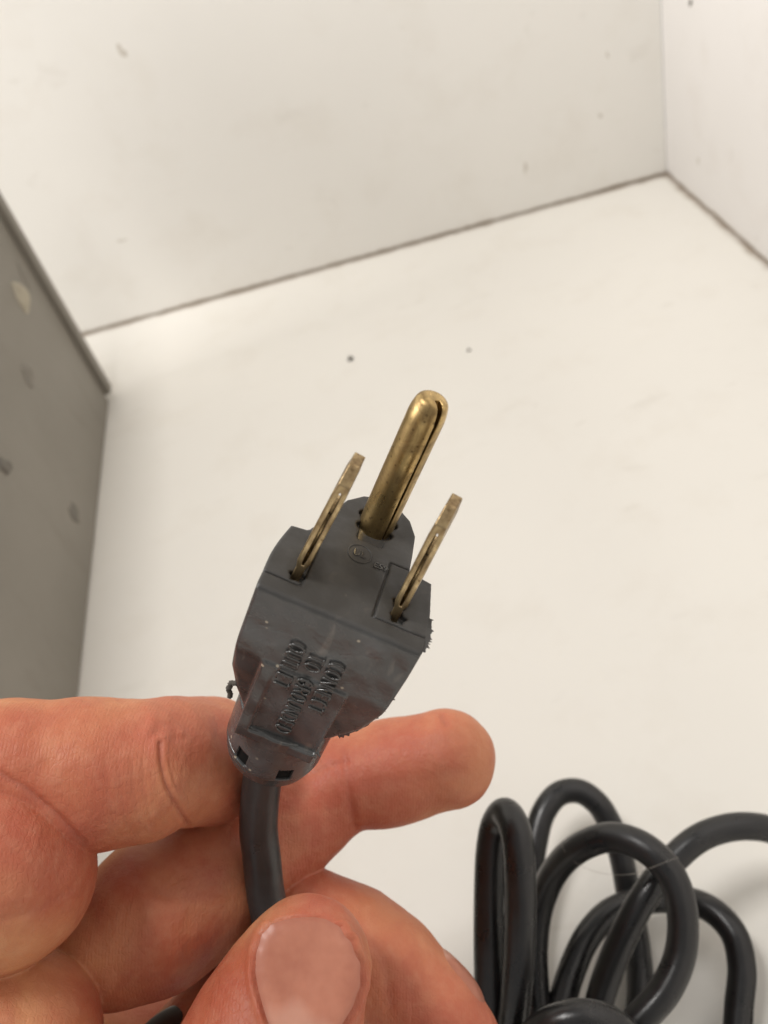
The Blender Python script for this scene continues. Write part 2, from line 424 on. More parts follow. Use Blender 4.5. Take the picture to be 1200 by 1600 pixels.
# ------------------------------------------------------------------ crumbs and a hair
m_crumb, nt, b = mat('dark_crumb'); L(nt, mix(nt, noise(nt, coords(nt), 900, 3), (.03, .028, .025), (.12, .10, .08)), b.inputs['Base Color']); b.inputs['Roughness'].default_value = .8
def crumb(px, py, r, label, seed):
    p = W(floor_pt(px, py)); rnd = np.random.RandomState(seed); V = []; Fq = []
    for i in range(7):
        t = math.pi * i / 6
        for k in range(9):
            a = 2 * math.pi * k / 9; w = r * (.7 + .6 * rnd.rand())
            V.append((w * math.sin(t) * math.cos(a) * 1.2, w * math.sin(t) * math.sin(a), r * .75 + w * .7 * math.cos(t)))
    for i in range(6):
        for k in range(9): Fq.append((i * 9 + k, (i + 1) * 9 + k, (i + 1) * 9 + (k + 1) % 9, i * 9 + (k + 1) % 9))
    o = new_obj('crumb', V, Fq, m_crumb); o.location = p
    return tag(o, label, 'crumb', group='dark crumbs on the white counter')
crumb(549, 562, .00135, 'larger dark crumb on the white counter up and left of the brass ground pin', 1)
crumb(733, 548, .0008, 'smaller dark crumb on the white counter up and right of the brass ground pin', 2)

wall_of = {'wall_back': (c2, nl), 'wall_right': (c2, nr)}
def wall_mark(px, py, wname, a, b_, th, m, seed):      # a shallow chip or smear on one of the boards
    p0, nn = wall_of[wname]; o_ = W(np.zeros(3)); d = W(P(px, py, 100)) - o_
    t = ((p0 - o_[:2]) @ nn) / (d[:2] @ nn); q = o_ + t * d; u = np.array([-nn[1], nn[0]]); rnd = np.random.RandomState(seed); V = []; Fq = []
    ph = rnd.rand(3) * 6
    for i in range(5):
        k_ = i / 4
        for k in range(14):
            an = 2 * math.pi * k / 14; w = k_ * (1 + .3 * math.sin(2 * an + ph[0]) + .2 * math.sin(3 * an + ph[1]))
            off = th * (1 - k_ ** 2) - (.0001 if i == 4 else 0)
            V.append((q[0] + u[0] * w * a * math.cos(an) - nn[0] * off, q[1] + u[1] * w * a * math.cos(an) - nn[1] * off, q[2] + w * b_ * math.sin(an)))
    for i in range(4):
        for k in range(14): Fq.append((i * 14 + k, i * 14 + (k + 1) % 14, i * 14 + 14 + (k + 1) % 14, i * 14 + 14 + k))
    return new_obj('scuff_mark', V, Fq, m, bpy.data.objects[wname])
m_smear, nt, b = mat('brown_smear'); L(nt, mix(nt, noise(nt, coords(nt), 400, 3), (.50, .46, .40), (.66, .63, .57)), b.inputs['Base Color']); b.inputs['Roughness'].default_value = .5
for a in ((1079, 4, 'wall_right', .0016, .0022, .0006, m_scar, 1), (1091, 252, 'wall_right', .0012, .0028, .0002, m_smear, 2), (821, 262, 'wall_back', .0012, .0034, .0002, m_smear, 3),
          (190, 80, 'wall_back', .0024, .0034, .0002, m_smear, 4), (938, 181, 'wall_back', .001, .0018, .0002, m_smear, 5), (949, 86, 'wall_back', .001, .0016, .0002, m_smear, 6), (190, 376, 'wall_back', .0030, .0010, .0002, m_smear, 7)):
    wall_mark(*a)

# ------------------------------------------------------------------ coil of cable on the counter
m_cable = rubber('black_cable', (.0095, .0092, .0095), .31, .22, 1200, False)
coil = [(700, 1770, 192), (755, 1690, 188), (766, 1600, 186), (764, 1500, 187), (764, 1400, 189), (767, 1330, 190), (775, 1288, 190), (790, 1271, 187), (806, 1300, 182), (813, 1380, 180),
 (812, 1470, 180), (806, 1560, 181), (795, 1650, 184), (795, 1720, 190), (822, 1735, 197), (836, 1680, 206), (828, 1590, 216), (823, 1500, 225), (826, 1400, 231), (836, 1318, 235), (850, 1268, 238), (874, 1240, 240), (904, 1236, 240),
 (932, 1254, 239), (953, 1287, 238), (970, 1335, 236), (984, 1410, 233), (996, 1480, 226), (1000, 1560, 217), (985, 1640, 210), (935, 1720, 205), (880, 1730, 203), (850, 1660, 205),
 (838, 1560, 209), (835, 1480, 212), (844, 1415, 213), (868, 1360, 210), (908, 1323, 204), (958, 1308, 199), (1010, 1326, 194), (1049, 1368, 191), (1066, 1425, 189), (1063, 1490, 187), (1040, 1545, 185),
 (1000, 1592, 184), (950, 1645, 184), (890, 1700, 184), (830, 1690, 180), (822, 1640, 175), (862, 1601, 172), (908, 1589, 171), (955, 1600, 171), (992, 1640, 173), (1010, 1700, 178), (985, 1760, 188), (935, 1740, 196),
 (922, 1650, 200), (938, 1560, 204), (962, 1490, 206), (990, 1430, 207), (1018, 1385, 208), (1052, 1343, 210), (1090, 1311, 211), (1130, 1295, 212), (1170, 1291, 212), (1212, 1300, 213), (1262, 1345, 214), (1292, 1420, 213),
 (1290, 1520, 211), (1250, 1620, 209), (1195, 1690, 200), (1156, 1660, 202), (1154, 1580, 206), (1159, 1512, 209), (1147, 1460, 212), (1118, 1426, 216), (1083, 1409, 220), (1040, 1405, 223), (992, 1410, 222), (950, 1428, 220),
 (917, 1465, 217), (894, 1515, 213), (879, 1565, 209), (866, 1640, 203), (838, 1760, 198)]
cp = spline(np.array([W(P(*q)) for q in coil]), 9)
cp[:, 2] = np.maximum(cp[:, 2], .0034)
V, Fs = tube(cp, .0033, 22)
base = np.array([*cp[:, :2].mean(0), 0])
co = new_obj('cable_coil', V - base, Fs, m_cable); co.location = base
tag(co, 'loose coil of thick black rubber cable looped on the white counter', 'cable')
m_hair, nt, b = mat('hair'); L(nt, mix(nt, noise(nt, coords(nt), 200, 2), (.34, .31, .27), (.42, .39, .34)), b.inputs['Base Color']); b.inputs['Roughness'].default_value = .4
hp = spline(np.array([W(P(*q)) for q in [(876, 1318, 202.8), (889, 1340, 203.5), (930, 1362, 196), (985, 1366, 188), (1020, 1355, 188.6), (1047, 1344, 188.0), (1060, 1340, 187.4)]]), 8)
V, Fs = tube(hp, .000035, 6); hb = hp.mean(0); o = new_obj('hair', V - hb, Fs, m_hair); o.location = hb
tag(o, 'fine pale hair lying across the front loop of the black cable', 'hair')

# ------------------------------------------------------------------ the plug (mm in its own axes: x across, y to the ground pin, z out of the face)
RP = np.array([[0.9191, 0.2173, 0.3288], [0.3915, -0.5993, -0.6983], [0.0453, 0.7705, -0.6358]])
U_, _, Vt_ = np.linalg.svd(RP); RP = U_ @ Vt_
TP = np.array([-3.4653, 8.5270, 108.2934])
Rw = M @ RP
plug = empty('power_plug', Matrix.Translation(Vector(W(TP))) @ Matrix(Rw.tolist()).to_4x4(), 'dark grey three pin power plug with brass pins held up by the hand', 'plug')
m_plug = rubber('plug_rubber', (.038, .0375, .0365), .25, .55, 1500, True, True)
m_brass = metal('brass', (.60, .43, .19), (.15, .095, .045), (.39, .66), .25)
m_tin = metal('plated_brass', (.56, .43, .24), (.13, .08, .04), (.38, .62), .24)
m_hole_shade, nt, b = mat('hole_shade'); L(nt, mix(nt, noise(nt, coords(nt), 900, 2), (.006, .006, .006), (.012, .011, .010)), b.inputs['Base Color']); b.inputs['Roughness'].default_value = .9; b.inputs['Specular IOR Level'].default_value = .1  # near-black colour standing in for shade inside the collar openings
MM = .001
FACE = [(-10.9, -7.3), (-11.0, -4.3), (-11.3, -1.2), (-10.2, 4.9), (-8.1, 5.3), (-6.9, 7.4), (-5.9, 11.0), (-4.9, 13.9), (-3.0, 16.1), (-.6, 17.0), (2.0, 16.7), (4.2, 15.0), (5.5, 12.4), (5.9, 8.5), (6.1, 5.6), (9.3, 5.0), (10.3, -1.2), (10.6, -4.3), (10.5, -7.3)]
SIDE = [(-11.0, 0.4), (10.5, 0.4), (10.55, -5), (10.1, -14), (8.9, -20), (6.6, -24.6), (5.4, -27.2), (5.3, -31), (-6.9, -31), (-7.0, -27), (-8.9, -22.2), (-10.4, -17), (-10.95, -10)]
def body_sdf(p):
    x, y, z = p[:, 0], p[:, 1], p[:, 2]
    f2 = poly2(x * (1 + .0 * z), y, FACE)
    s2 = poly2(x, z, SIDE)
    # the back (ground) side slopes down to the neck, the text side steps in a little either side of the grip pad
    top = y - np.clip(18 + (z + 3) * .62, 5.2, 18)
    under = -(y + 7.3 - np.clip((-z - 12) * .20, 0, 3.2))
    d = smax(smax(f2, s2, .5), np.abs(z + 15.5) - 15.5, .35)
    d = smax(smax(d, top, 1.2), under, 1.0)
    d = smax(d, (z - y - 7.3 + .35) * .7071 - .0, .5)
    # grip pad with a U shaped step
    pad = box3(p, (-1.0, -4.1, -20.6), (5.75, 3.2, 8.4), .35)
    ramp_ = -(y + 7.3 - .02 * (-z - 12))
    pad = smax(pad, -(y + 7.35), .2)
    d = smin(d, pad, .4)
    q2 = p.copy(); q2[:, 1] = y - .052 * (-z - 13)
    rec = box3(q2, (-.2, -8.0, -17.2), (4.8, .64, 9.7), .25)
    d = smax(d, -rec, .25)
    # wedge shadowed hollow at the right shoulder
    d = smax(d, -cone(p, (8.3, -7.6, -25), (8.7, -8.4, -16), 1.5, .7), .6)
    # seams round the blade blocks on the face
    for cx, x0, x1, y0, y1 in ((0, 3.4, 11.5, -4.4, 5.6), (0, -12, -6.0, -4.4, 5.6)):
        q = np.maximum(np.maximum(x0 - x, x - x1), np.maximum(y0 - y, y - y1))
        d = np.maximum(d, -np.maximum(np.abs(q) - .12, np.abs(z) - .34))
    # ragged pits round the pins
    for (cx, cy, r) in ((-6.85, -3.0, .95), (6.35, -3.0, .95), (6.1, -.6, .9), (0, 9.6, 2.3), (0, 11.9, 2.5)):
        rr = np.hypot(x - cx, y - cy) - r * (1 + .16 * np.sin(5 * np.arctan2(y - cy, x - cx) + cx))
        d = smax(d, -np.maximum(rr, np.abs(z) - .8), .15)
    return d
V, Q = nets(body_sdf, (-13, -9.5, -33), (13, 19, 1.6), .2, 2)
# the moulding is worn: shallow waviness
V[:, 1] += .05 * np.sin(V[:, 2] * 1.1 + V[:, 0] * .7) * np.sin(V[:, 0] * .9)
body = quad_obj('plug_body', V * MM, Q, m_plug, plug)

# strain relief collar with its openings
axis0 = np.array([-.95, -.1, -27.5]); axis1 = np.array([-.75, .2, -42.5])
HOLES = ((-3.75, 7.2, 1.05, 1.5), (3.25, 7.2, 1.1, 1.35))
def collar_sdf(p):
    d_ = axis1 - axis0; Ln = np.linalg.norm(d_); u = (d_ / Ln).astype(np.float32)
    q = p - axis0.astype(np.float32); t = q @ u; rv = q - t[:, None] * u; r = np.linalg.norm(rv, axis=1)
    prof = np.where(t < 9.0, 7.4 + .0 * t, 7.4 - (t - 9.0) * .22)
    prof = np.where(t > 11.5, 6.85 - (t - 11.3) * .95, prof)
    d = smax((r - prof) * .8, np.maximum(-t - 1, t - 14.6), .4)
    for t0 in (8.2, 9.6):
        d = np.maximum(d, -np.maximum(np.abs(t - t0) - .09, -(r - prof) - .35 + np.where((rv[:, 0] > -2.2), 9, 0)))
    arc_ = np.arctan2(rv[:, 0], -rv[:, 1]) * 7.4
    for s0, hz, w, l in HOLES: d = np.maximum(d, -np.maximum(np.maximum(np.abs(arc_ - s0) - w, np.abs(t - hz) - l), 6.4 - r))
    return d
V, Q = nets(collar_sdf, (-9.5, -9, -45), (8, 9, -24), .17, 2)
collar = quad_obj('strain_relief', V * MM, Q, m_plug, plug)
ua = (axis1 - axis0) / np.linalg.norm(axis1 - axis0)
for s0, hz, w, l in HOLES:       # black patches painted in for the shade inside the two openings
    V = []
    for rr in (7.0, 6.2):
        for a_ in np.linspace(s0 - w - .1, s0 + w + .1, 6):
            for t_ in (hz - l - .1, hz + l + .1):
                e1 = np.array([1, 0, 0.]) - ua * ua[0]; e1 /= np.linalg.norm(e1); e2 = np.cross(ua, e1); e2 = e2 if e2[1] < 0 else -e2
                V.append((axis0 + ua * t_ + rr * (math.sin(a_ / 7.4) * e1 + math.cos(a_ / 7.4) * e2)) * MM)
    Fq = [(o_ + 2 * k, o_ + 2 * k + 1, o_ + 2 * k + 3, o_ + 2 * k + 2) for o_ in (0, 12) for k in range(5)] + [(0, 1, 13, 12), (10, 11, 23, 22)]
    new_obj('opening_shade', V, Fq, m_hole_shade, collar, smooth=False)

# pins
def blade_sdf(p):
    x, y, z = p[:, 0], p[:, 1], p[:, 2]
    hw = np.interp(z, [-2, 1.3, 2.3, 13.6, 14.8, 17.8], [.58, .58, .84, .84, .72, .64]).astype(np.float32)
    d = np.abs(x) - hw
    hy = np.interp(z, [-2, 15.3, 17.1, 18.5], [3.17, 3.17, 1.2, .6]).astype(np.float32)
    d = smax(d, np.abs(y) - hy, .18)
    d = smax(d, z - 17.1, .25); d = np.maximum(d, -z - 2)
    slot = np.maximum(np.abs(x - .05) - np.interp(z, [1.2, 3, 12, 14.2], [.10, .20, .21, .13]), np.maximum(1.9 - z, z - 14.2))
    slot = np.maximum(slot, y - np.where((z > 9) & (np.abs(x - .05) < .2), 9, -.9))
    return np.maximum(d, -slot) * .9
V, Q = nets(blade_sdf, (-1.3, -3.6, -2.4), (1.3, 3.6, 18.2), .085, 1)
for k, (bx, tilt, tw) in enumerate(((-6.85, math.radians(4.2), math.radians(-2)), (6.35, math.radians(-.9), math.radians(-9)))):
    o = quad_obj('blade', V * MM, Q, m_tin, plug)
    o.location = (bx * MM, 0, 0); o.rotation_euler = (math.radians(-1.5), tilt, tw)
def ground_sdf(p):
    x, y, z = p[:, 0], p[:, 1], p[:, 2]
    r = np.hypot(x, y)
    R0 = np.where(z > 18.0, 2.4 - .055 * (z - 18) ** 2 * 1.0, 2.4)
    d = smax(r - R0, z - 21.2, 1.0); d = np.maximum(d, -z - 2)
    a = np.array([.62, -.78]); b_ = np.array([.78, .62])
    t = x * a[0] + y * a[1]; s = x * b_[0] + y * b_[1]
    wid = np.interp(z, [0, 3, 15.5, 19, 21], [.10, .16, .13, .27, .36])
    d = np.maximum(d, -np.maximum(np.abs(s) - wid, .6 - t))
    return d * .95
V, Q = nets(ground_sdf, (-2.8, -2.8, -2.4), (2.8, 2.8, 21.8), .13, 1)
o = quad_obj('ground_pin', V * MM, Q, m_brass, plug); o.location = (0, 11.9 * MM, 0); o.rotation_euler = (math.radians(-1.0), math.radians(-.4), 0)

# raised lettering, three lines that read down the pad; and the round mark between the blades
m_letter = rubber('plug_lettering', (.042, .041, .039), .13, .3, 1500, False)
def text_mesh(txt, size, ext, bev):
    cu = bpy.data.curves.new('lettering', 'FONT'); cu.body = txt; cu.size = size; cu.extrude = ext; cu.bevel_depth = bev; cu.bevel_resolution = 2; cu.resolution_u = 4; cu.offset = -.12 if bev > .1 else 0
    t = bpy.data.objects.new('tmp', cu); C.objects.link(t)
    dg = bpy.context.evaluated_depsgraph_get(); me = bpy.data.meshes.new_from_object(t.evaluated_get(dg))
    bpy.data.objects.remove(t); bpy.data.curves.remove(cu); return me
def letters(txt, size, along, origin, tops, normal, ext=.16, bev=.10, squeeze=1.0, length=None, name='lettering', m=None, parent=body):
    me = text_mesh(txt, size, ext, bev)
    me.polygons.foreach_set('use_smooth', [True] * len(me.polygons))
    xs = [v.co.x for v in me.vertices]; k = 1.0 if length is None else length / (max(xs) - min(xs))
    x0 = min(xs)
    A = np.array(along); B = np.array(tops); Nn = np.array(normal); O = np.array(origin)
    for v in me.vertices:
        q = O + A * (v.co.x - x0) * k + B * v.co.y + Nn * v.co.z
        v.co = Vector(q * MM)
    me.materials.append(m or m_letter); me.update()
    o = bpy.data.objects.new(name, me); C.objects.link(o); o.parent = parent; return o
def arc(cx, cy, rx, ry, a0, a1, n=9): return [(cx + rx * math.cos(math.radians(a0 + (a1 - a0) * k / n)), cy + ry * math.sin(math.radians(a0 + (a1 - a0) * k / n))) for k in range(n + 1)]
GLYPH = {
 'C': [arc(.5, .5, .5, .5, 50, 310, 12)], 'O': [arc(.5, .5, .5, .5, 0, 360, 16)],
 'N': [[(0, 0), (0, 1)], [(0, 1), (1, 0)], [(1, 0), (1, 1)]],
 'E': [[(.9, 1), (0, 1), (0, 0), (.9, 0)], [(0, .52), (.75, .52)]],
 'T': [[(0, 1), (1, 1)], [(.5, 1), (.5, 0)]],
 'G': [arc(.5, .5, .5, .5, 50, 330, 12) + [(.95, .46), (.55, .46)]],
 'R': [[(0, 0), (0, 1), (.6, 1)] + arc(.6, .76, .36, .24, 90, -90, 6) + [(0, .52)], [(.45, .52), (1, 0)]],
 'U': [[(0, 1), (0, .4)] + arc(.5, .4, .5, .4, 180, 360, 8) + [(1, 1)]],
 'D': [[(0, 0), (0, 1), (.4, 1)] + arc(.4, .5, .6, .5, 90, -90, 10) + [(0, 0)]],
 'L': [[(0, 1), (0, 0), (.9, 0)]]}
def stroke_line(txt, x, z0, length, height, y0, dy):
    V = []; Fq = []; pitch = length / len(txt)
    for k, ch in enumerate(txt):
        for st in GLYPH.get(ch, []):
            pts = []
            for a, b_ in zip(st[:-1], st[1:]):
                n = max(1, int(math.dist(a, b_) / .22))
                pts += [(a[0] + (b_[0] - a[0]) * t / n, a[1] + (b_[1] - a[1]) * t / n) for t in range(n)]
            pts.append(st[-1])
            zz = [z0 - (k + .06 + a * .74) * pitch for a, b_ in pts]
            path = np.array([(x + b_ * height, y0 + max(0.0, .052 * (-z - 14.3)) * dy, z) for (a, b_), z in zip(pts, zz)])
            v, f = tube(path, .165, 8); o_ = len(V); V += list(v); Fq += [tuple(i + o_ for i in q) for q in f]
    return new_obj('lettering', np.array(V) * MM, Fq, m_letter, body)
# the words read along the grip away from the pins, letter tops towards +x
for txt, x, z0, ln in (('CONNECT', .95, -7.2, 10.9), ('TO GROUNDED', -1.75, -7.2, 18.2), ('OUTLET', -4.45, -6.6, 9.3)):
    stroke_line(txt, x, z0, ln, 2.0, -7.38, 1.0)
letters('UL', 1.5, (1, 0, 0), (-1.6, 4.3, .07), (0, 1, 0), (0, 0, 1), .02, .05)
letters('E59', 1.3, (1, 0, 0), (1.4, 3.6, .07), (0, 1, 0), (0, 0, 1), .02, .05)
ring = spline([(-.7 + 1.6 * math.cos(a), 4.85 + 1.6 * math.sin(a), 0) for a in np.linspace(0, 2 * math.pi, 17)], 3)
V, Fs = tube(ring * MM, .00011, 6); new_obj('round_mark', V, Fs, m_plug, body)

# ragged moulding flash along the parting edge
def flash(pts, thick, out, seed, name='moulding_flash'):
    rnd = np.random.RandomState(seed); path = spline(pts, 14); n = len(path); V = []; Fq = []
    T = np.gradient(path, axis=0); T /= np.linalg.norm(T, axis=1, keepdims=True)
    for i in range(n):
        o_ = np.asarray(out[0]) * (1 - i / (n - 1)) + np.asarray(out[1]) * i / (n - 1)
        o_ = o_ / np.linalg.norm(o_); w = np.cross(T[i], o_); w /= np.linalg.norm(w)
        e = (.08 + .55 * rnd.rand() ** 5) * thick; path[i] = path[i] + T[i] * .05 * rnd.randn()
        for q in (path[i] - o_ * .5 - w * .10, path[i] + o_ * e - w * .03, path[i] + o_ * e + w * .03, path[i] - o_ * .5 + w * .10): V.append(q)
    for i in range(n - 1):
        for k in range(4): Fq.append((i * 4 + k, i * 4 + (k + 1) % 4, i * 4 + 4 + (k + 1) % 4, i * 4 + 4 + k))
    Fq += [(3, 2, 1, 0), tuple((n - 1) * 4 + k for k in range(4))]
    return new_obj(name, np.array(V) * MM, Fq, m_plug, body, smooth=False)
flash([(10.2, -6.2, -10), (10.0, -5.8, -14), (8.9, -5.2, -19.5), (6.8, -4.8, -24)], 1.0, ((1, 0, -.2), (.7, 0, -.8)), 3)
flash([(10.4, -1.0, 0), (10.7, -4.3, -.1), (10.6, -6.2, -.4)], .75, ((1, -.2, .3), (1, -.3, 0)), 6)
flash([(2.6, -5.8, -28.6), (4.3, -5.6, -29.2), (5.4, -4.4, -29.6)], 1.5, ((.1, -.6, -.6), (.8, -.3, -.5)), 8)
# torn thread of rubber at the left shoulder
tp = [(-8.9, -5.0, -21.4), (-9.7, -5.0, -21.9), (-9.55, -5.0, -22.6), (-9.7, -4.9, -23.3), (-9.2, -4.9, -24.2), (-9.15, -4.8, -25.0)]
pth = spline(tp, 6); V, Fs = tube(pth * MM, .00035, 7, lambda i, a: .00014 + .00030 * abs(math.sin(i * 1.9 + 2 * math.sin(a)))); new_obj('rubber_shred', V, Fs, m_crumb, body)

# cord out of the plug, down behind the thumb
m_cord = rubber('cord_rubber', (.026, .0255, .025), .36, .35, 1200, False)
def to_plug(p): return (np.asarray(p) - TP) @ RP
ca = axis0 + (axis1 - axis0) * .72; cb = axis0 + (axis1 - axis0) * 1.05
cl = [ca, cb] + [to_plug(P(*q)) for q in [(404, 1290, 141.5), (409, 1340, 143), (415, 1395, 144), (424, 1450, 144.5), (420, 1510, 145), (385, 1560, 147), (325, 1590, 150), (268, 1605, 152), (230, 1640, 152), (200, 1720, 150), (150, 1820, 150)]]
cp = spline(cl, 10); V, Fs = tube(cp * MM, .0031, 28)
new_obj('cord', V, Fs, m_cord, plug)

# ------------------------------------------------------------------ the hand
def chain(*q):      # (px, py, D, radius px) beads along a finger
    return [(P(a, b_, D), r * D / F) for a, b_, D, r in q]
FINGERS = {
 'upper': (chain((-120, 1215, 128, 108), (20, 1208, 130, 108), (140, 1208, 133, 112), (215, 1205, 135, 110)), 2.5),
 'upper_tip': (chain((258, 1190, 138.5, 99), (325, 1188, 149, 98)), 2.5),
 'back': (chain((170, 1478, 144, 92), (238, 1434, 147, 109), (330, 1375, 153, 100), (420, 1300, 160, 88), (478, 1262, 162, 84)), 4.0),
 'back_tip': (chain((530, 1222, 163, 76), (610, 1207, 163, 73), (697, 1186, 162, 77)), 4.0),
 'fold': (chain((-170, 1345, 121, 150), (-40, 1352, 125, 148), (8, 1368, 128, 138)), 4.0),
 'base': (chain((-180, 1640, 124, 140), (-20, 1640, 127, 140), (30, 1625, 129, 125)), 4.0),
 'index': (chain((60, 1790, 150, 120), (215, 1765, 154, 100), (385, 1572, 156, 92), (480, 1465, 155, 96), (545, 1490, 154, 95), (600, 1525, 153, 90), (665, 1590, 150, 84), (705, 1635, 149, 80)), 3.0),
 'thumb': (chain((330, 1840, 120, 150), (395, 1690, 124, 128), (440, 1590, 127, 114), (478, 1505, 129, 100)), 5.0),
}
BIND = [('upper', 'upper_tip', .9), ('back', 'back_tip', 1.6)]
def chain_sdf(p, name):
    pts, k = FINGERS[name]; d = None
    for (a, ra), (b_, rb) in zip(pts[:-1], pts[1:]):
        e = cone(p, a, b_, ra, rb); d = e if d is None else smin(d, e, k)
    return d
def hand_sdf(p):
    p = p.astype(np.float32)
    A = smin(chain_sdf(p, 'upper'), chain_sdf(p, 'upper_tip'), .9)
    B = smin(chain_sdf(p, 'back'), chain_sdf(p, 'back_tip'), 2.2)
    d = smin(A, B, .5)
    d = smin(d, chain_sdf(p, 'fold'), .3)
    d = smin(d, chain_sdf(p, 'base'), .8)
    d = smin(d, chain_sdf(p, 'index'), .5)
    T = chain_sdf(p, 'thumb')
    d = smin(d, T, .4)
    # palm out of the frame, ties the fingers together
    d = smin(d, cone(p, P(-420, 1640, 140), P(-150, 1560, 140), 22, 16), 6)
    d = smin(d, cone(p, P(-150, 1660, 172), P(420, 1640, 174), 15, 12), 2)
    d = smin(d, cone(p, P(-420, 1700, 138), P(140, 1880, 132), 22, 17), 5)
    return d
lo = (-125, 22, 108); hi = (24, 128, 190)
V, Q = nets(hand_sdf, lo, hi, .55, 2)
# one subdivision, then the fine forms: creases, folds, wrinkles
def subdivide(V, Q):
    E = np.sort(np.concatenate([Q[:, [0, 1]], Q[:, [1, 2]], Q[:, [2, 3]], Q[:, [3, 0]]]), axis=1)
    key = E[:, 0].astype(np.int64) * len(V) + E[:, 1]; uq, inv = np.unique(key, return_inverse=True)
    ev = np.stack([uq // len(V), uq % len(V)], 1)
    VE = V[ev].mean(1); VF = V[Q].mean(1); n = len(V); m_ = len(VE); nq = len(Q)
    e = [n + inv[i * nq:(i + 1) * nq] for i in range(4)]; f = n + m_ + np.arange(nq)
    Q2 = np.concatenate([np.stack([Q[:, i], e[i], f, e[i - 1]], 1) for i in range(4)])
    return np.concatenate([V, VE, VF]), Q2
px = V[:, 0] / V[:, 2] * F + 600; py = V[:, 1] / V[:, 2] * F + 800
near = ((px > -60) & (px < 830) & (py < 1680))
fq = near[Q].all(1)
V2, Q2 = subdivide(V, Q)
V2 = V2 - np.clip(hand_sdf(V2), -.3, .3)[:, None] * grad(hand_sdf, V2, .15) * .9
V, Q = V2, Q2
Nn = grad(hand_sdf, V, .25)
px = V[:, 0] / V[:, 2] * F + 600; py = V[:, 1] / V[:, 2] * F + 800
names = list(FINGERS)
near_id = np.argmin(np.stack([chain_sdf(V.astype(np.float32), n_) for n_ in names]), 0)
facing = -(Nn * V).sum(1) / np.linalg.norm(V, axis=1) > -.1
def dist_poly(pts):
    d = np.full(len(V), 1e9)
    pts = np.asarray(pts, float)
    for a, b_ in zip(pts[:-1], pts[1:]):
        e = b_ - a; t = np.clip(((px - a[0]) * e[0] + (py - a[1]) * e[1]) / (e @ e), 0, 1)
        d = np.minimum(d, np.hypot(px - a[0] - t * e[0], py - a[1] - t * e[1]))
    return d
disp = np.zeros(len(V)); crease = np.zeros(len(V)); flush = np.zeros(len(V))
def isin(*n_): return np.isin(near_id, [names.index(k) for k in n_])
def groove(pts, depth, width, who, lip=0.0):
    global disp, crease
    d = dist_poly(pts); k = isin(*who) & facing
    gq = np.exp(-(d / width) ** 2) * k
    disp -= depth * gq; disp += lip * np.exp(-((d - 2.6 * width) / (1.6 * width)) ** 2) * k
    crease = np.maximum(crease, gq * min(1, depth * 2.2))
groove([(250, 1162), (251, 1190), (258, 1222), (272, 1252), (293, 1285)], .36, 3.4, ('upper', 'upper_tip'), .12)
groove([(262, 1178), (267, 1205), (276, 1232)], .10, 2.5, ('upper', 'upper_tip'))
for bx_, by_, br_, bd_ in ((238, 1126, 9, .22), (246, 1143, 7, -.25), (274, 1154, 8, -.22), (283, 1146, 6, .2), (262, 1121, 8, .12), (228, 1145, 8, .12)):
    disp += bd_ * np.exp(-((px - bx_) ** 2 + (py - by_) ** 2) / br_ ** 2) * (isin('upper', 'upper_tip') & facing)
for xx in (165, 185, 205, 222): groove([(xx, 1190), (xx + 4, 1240), (xx + 14, 1290)], .07, 3, ('upper',))
groove([(536, 1175), (540, 1210), (547, 1250), (553, 1290)], .17, 5, ('back', 'back_tip'), .08)
groove([(520, 1195), (527, 1215), (534, 1228)], .10, 4, ('back', 'back_tip'), .06)
groove([(470, 1215), (505, 1200), (540, 1190)], .16, 5, ('back', 'back_tip'))
groove([(600, 1150), (660, 1165), (720, 1150)], .14, 9, ('back_tip',))
groove([(570, 1225), (650, 1222), (720, 1205)], .12, 10, ('back_tip',))
groove([(690, 1118), (697, 1130)], .35, 5, ('back_tip',))
groove([(560, 1450), (600, 1500), (610, 1570)], .2, 8, ('index',))
groove([(200, 1360), (260, 1400), (330, 1400)], .12, 9, ('back',))
groove([(-20, 1196), (40, 1232), (90, 1275), (130, 1318)], .35, 6, ('upper', 'fold'), .0)
groove([(0, 1440), (60, 1420), (110, 1390)], .15, 7, ('fold',))
# thumb: the nail bed is sunk, the flesh stands up round it
NAIL = [(399, 1518), (401, 1490), (409, 1462), (424, 1444), (446, 1436), (478, 1433), (508, 1436), (530, 1450), (548, 1474), (562, 1505), (563, 1540), (552, 1570), (535, 1600), (520, 1640), (450, 1650), (420, 1600), (404, 1550)]
_r = np.random.RandomState(4)
NAIL = [(a + .4 * _r.randn(), b_ + 1.0 * _r.randn()) if b_ < 1600 else (a, b_) for a, b_ in [tuple((1 - t) * np.array(NAIL[i]) + t * np.array(NAIL[(i + 1) % len(NAIL)])) for i in range(len(NAIL)) for t in (0, .5)]]
nd = poly2(px.astype(np.float32), py.astype(np.float32), NAIL)
th = isin('thumb') & facing
disp += np.where(th & (nd < 0), -np.clip(-nd / 9, 0, 1) * .55, 0)
disp += np.where(th, .50 * np.exp(-((nd - 8) / 7) ** 2), 0) * (py > 1440)
disp -= np.where(th, .42 * np.exp(-((nd - 0) / 3.5) ** 2), 0)
crease = np.maximum(crease, np.where(th, .45 * np.exp(-(nd / 3.5) ** 2), 0))
# flush: finger tips and pressed pads are redder
tipc = [(500, 1405, 60, 1.0), (300, 1150, 75, .75), (700, 1170, 90, .6), (610, 1190, 90, .45), (620, 1440, 90, .35), (520, 1210, 90, .6), (235, 1140, 45, .5), (330, 1330, 90, .6), (60, 1350, 110, .3), (700, 1580, 80, .5), (90, 1270, 60, .2)]
for cx, cy, r, w in tipc: flush += w * np.exp(-((px - cx) ** 2 + (py - cy) ** 2) / r ** 2)
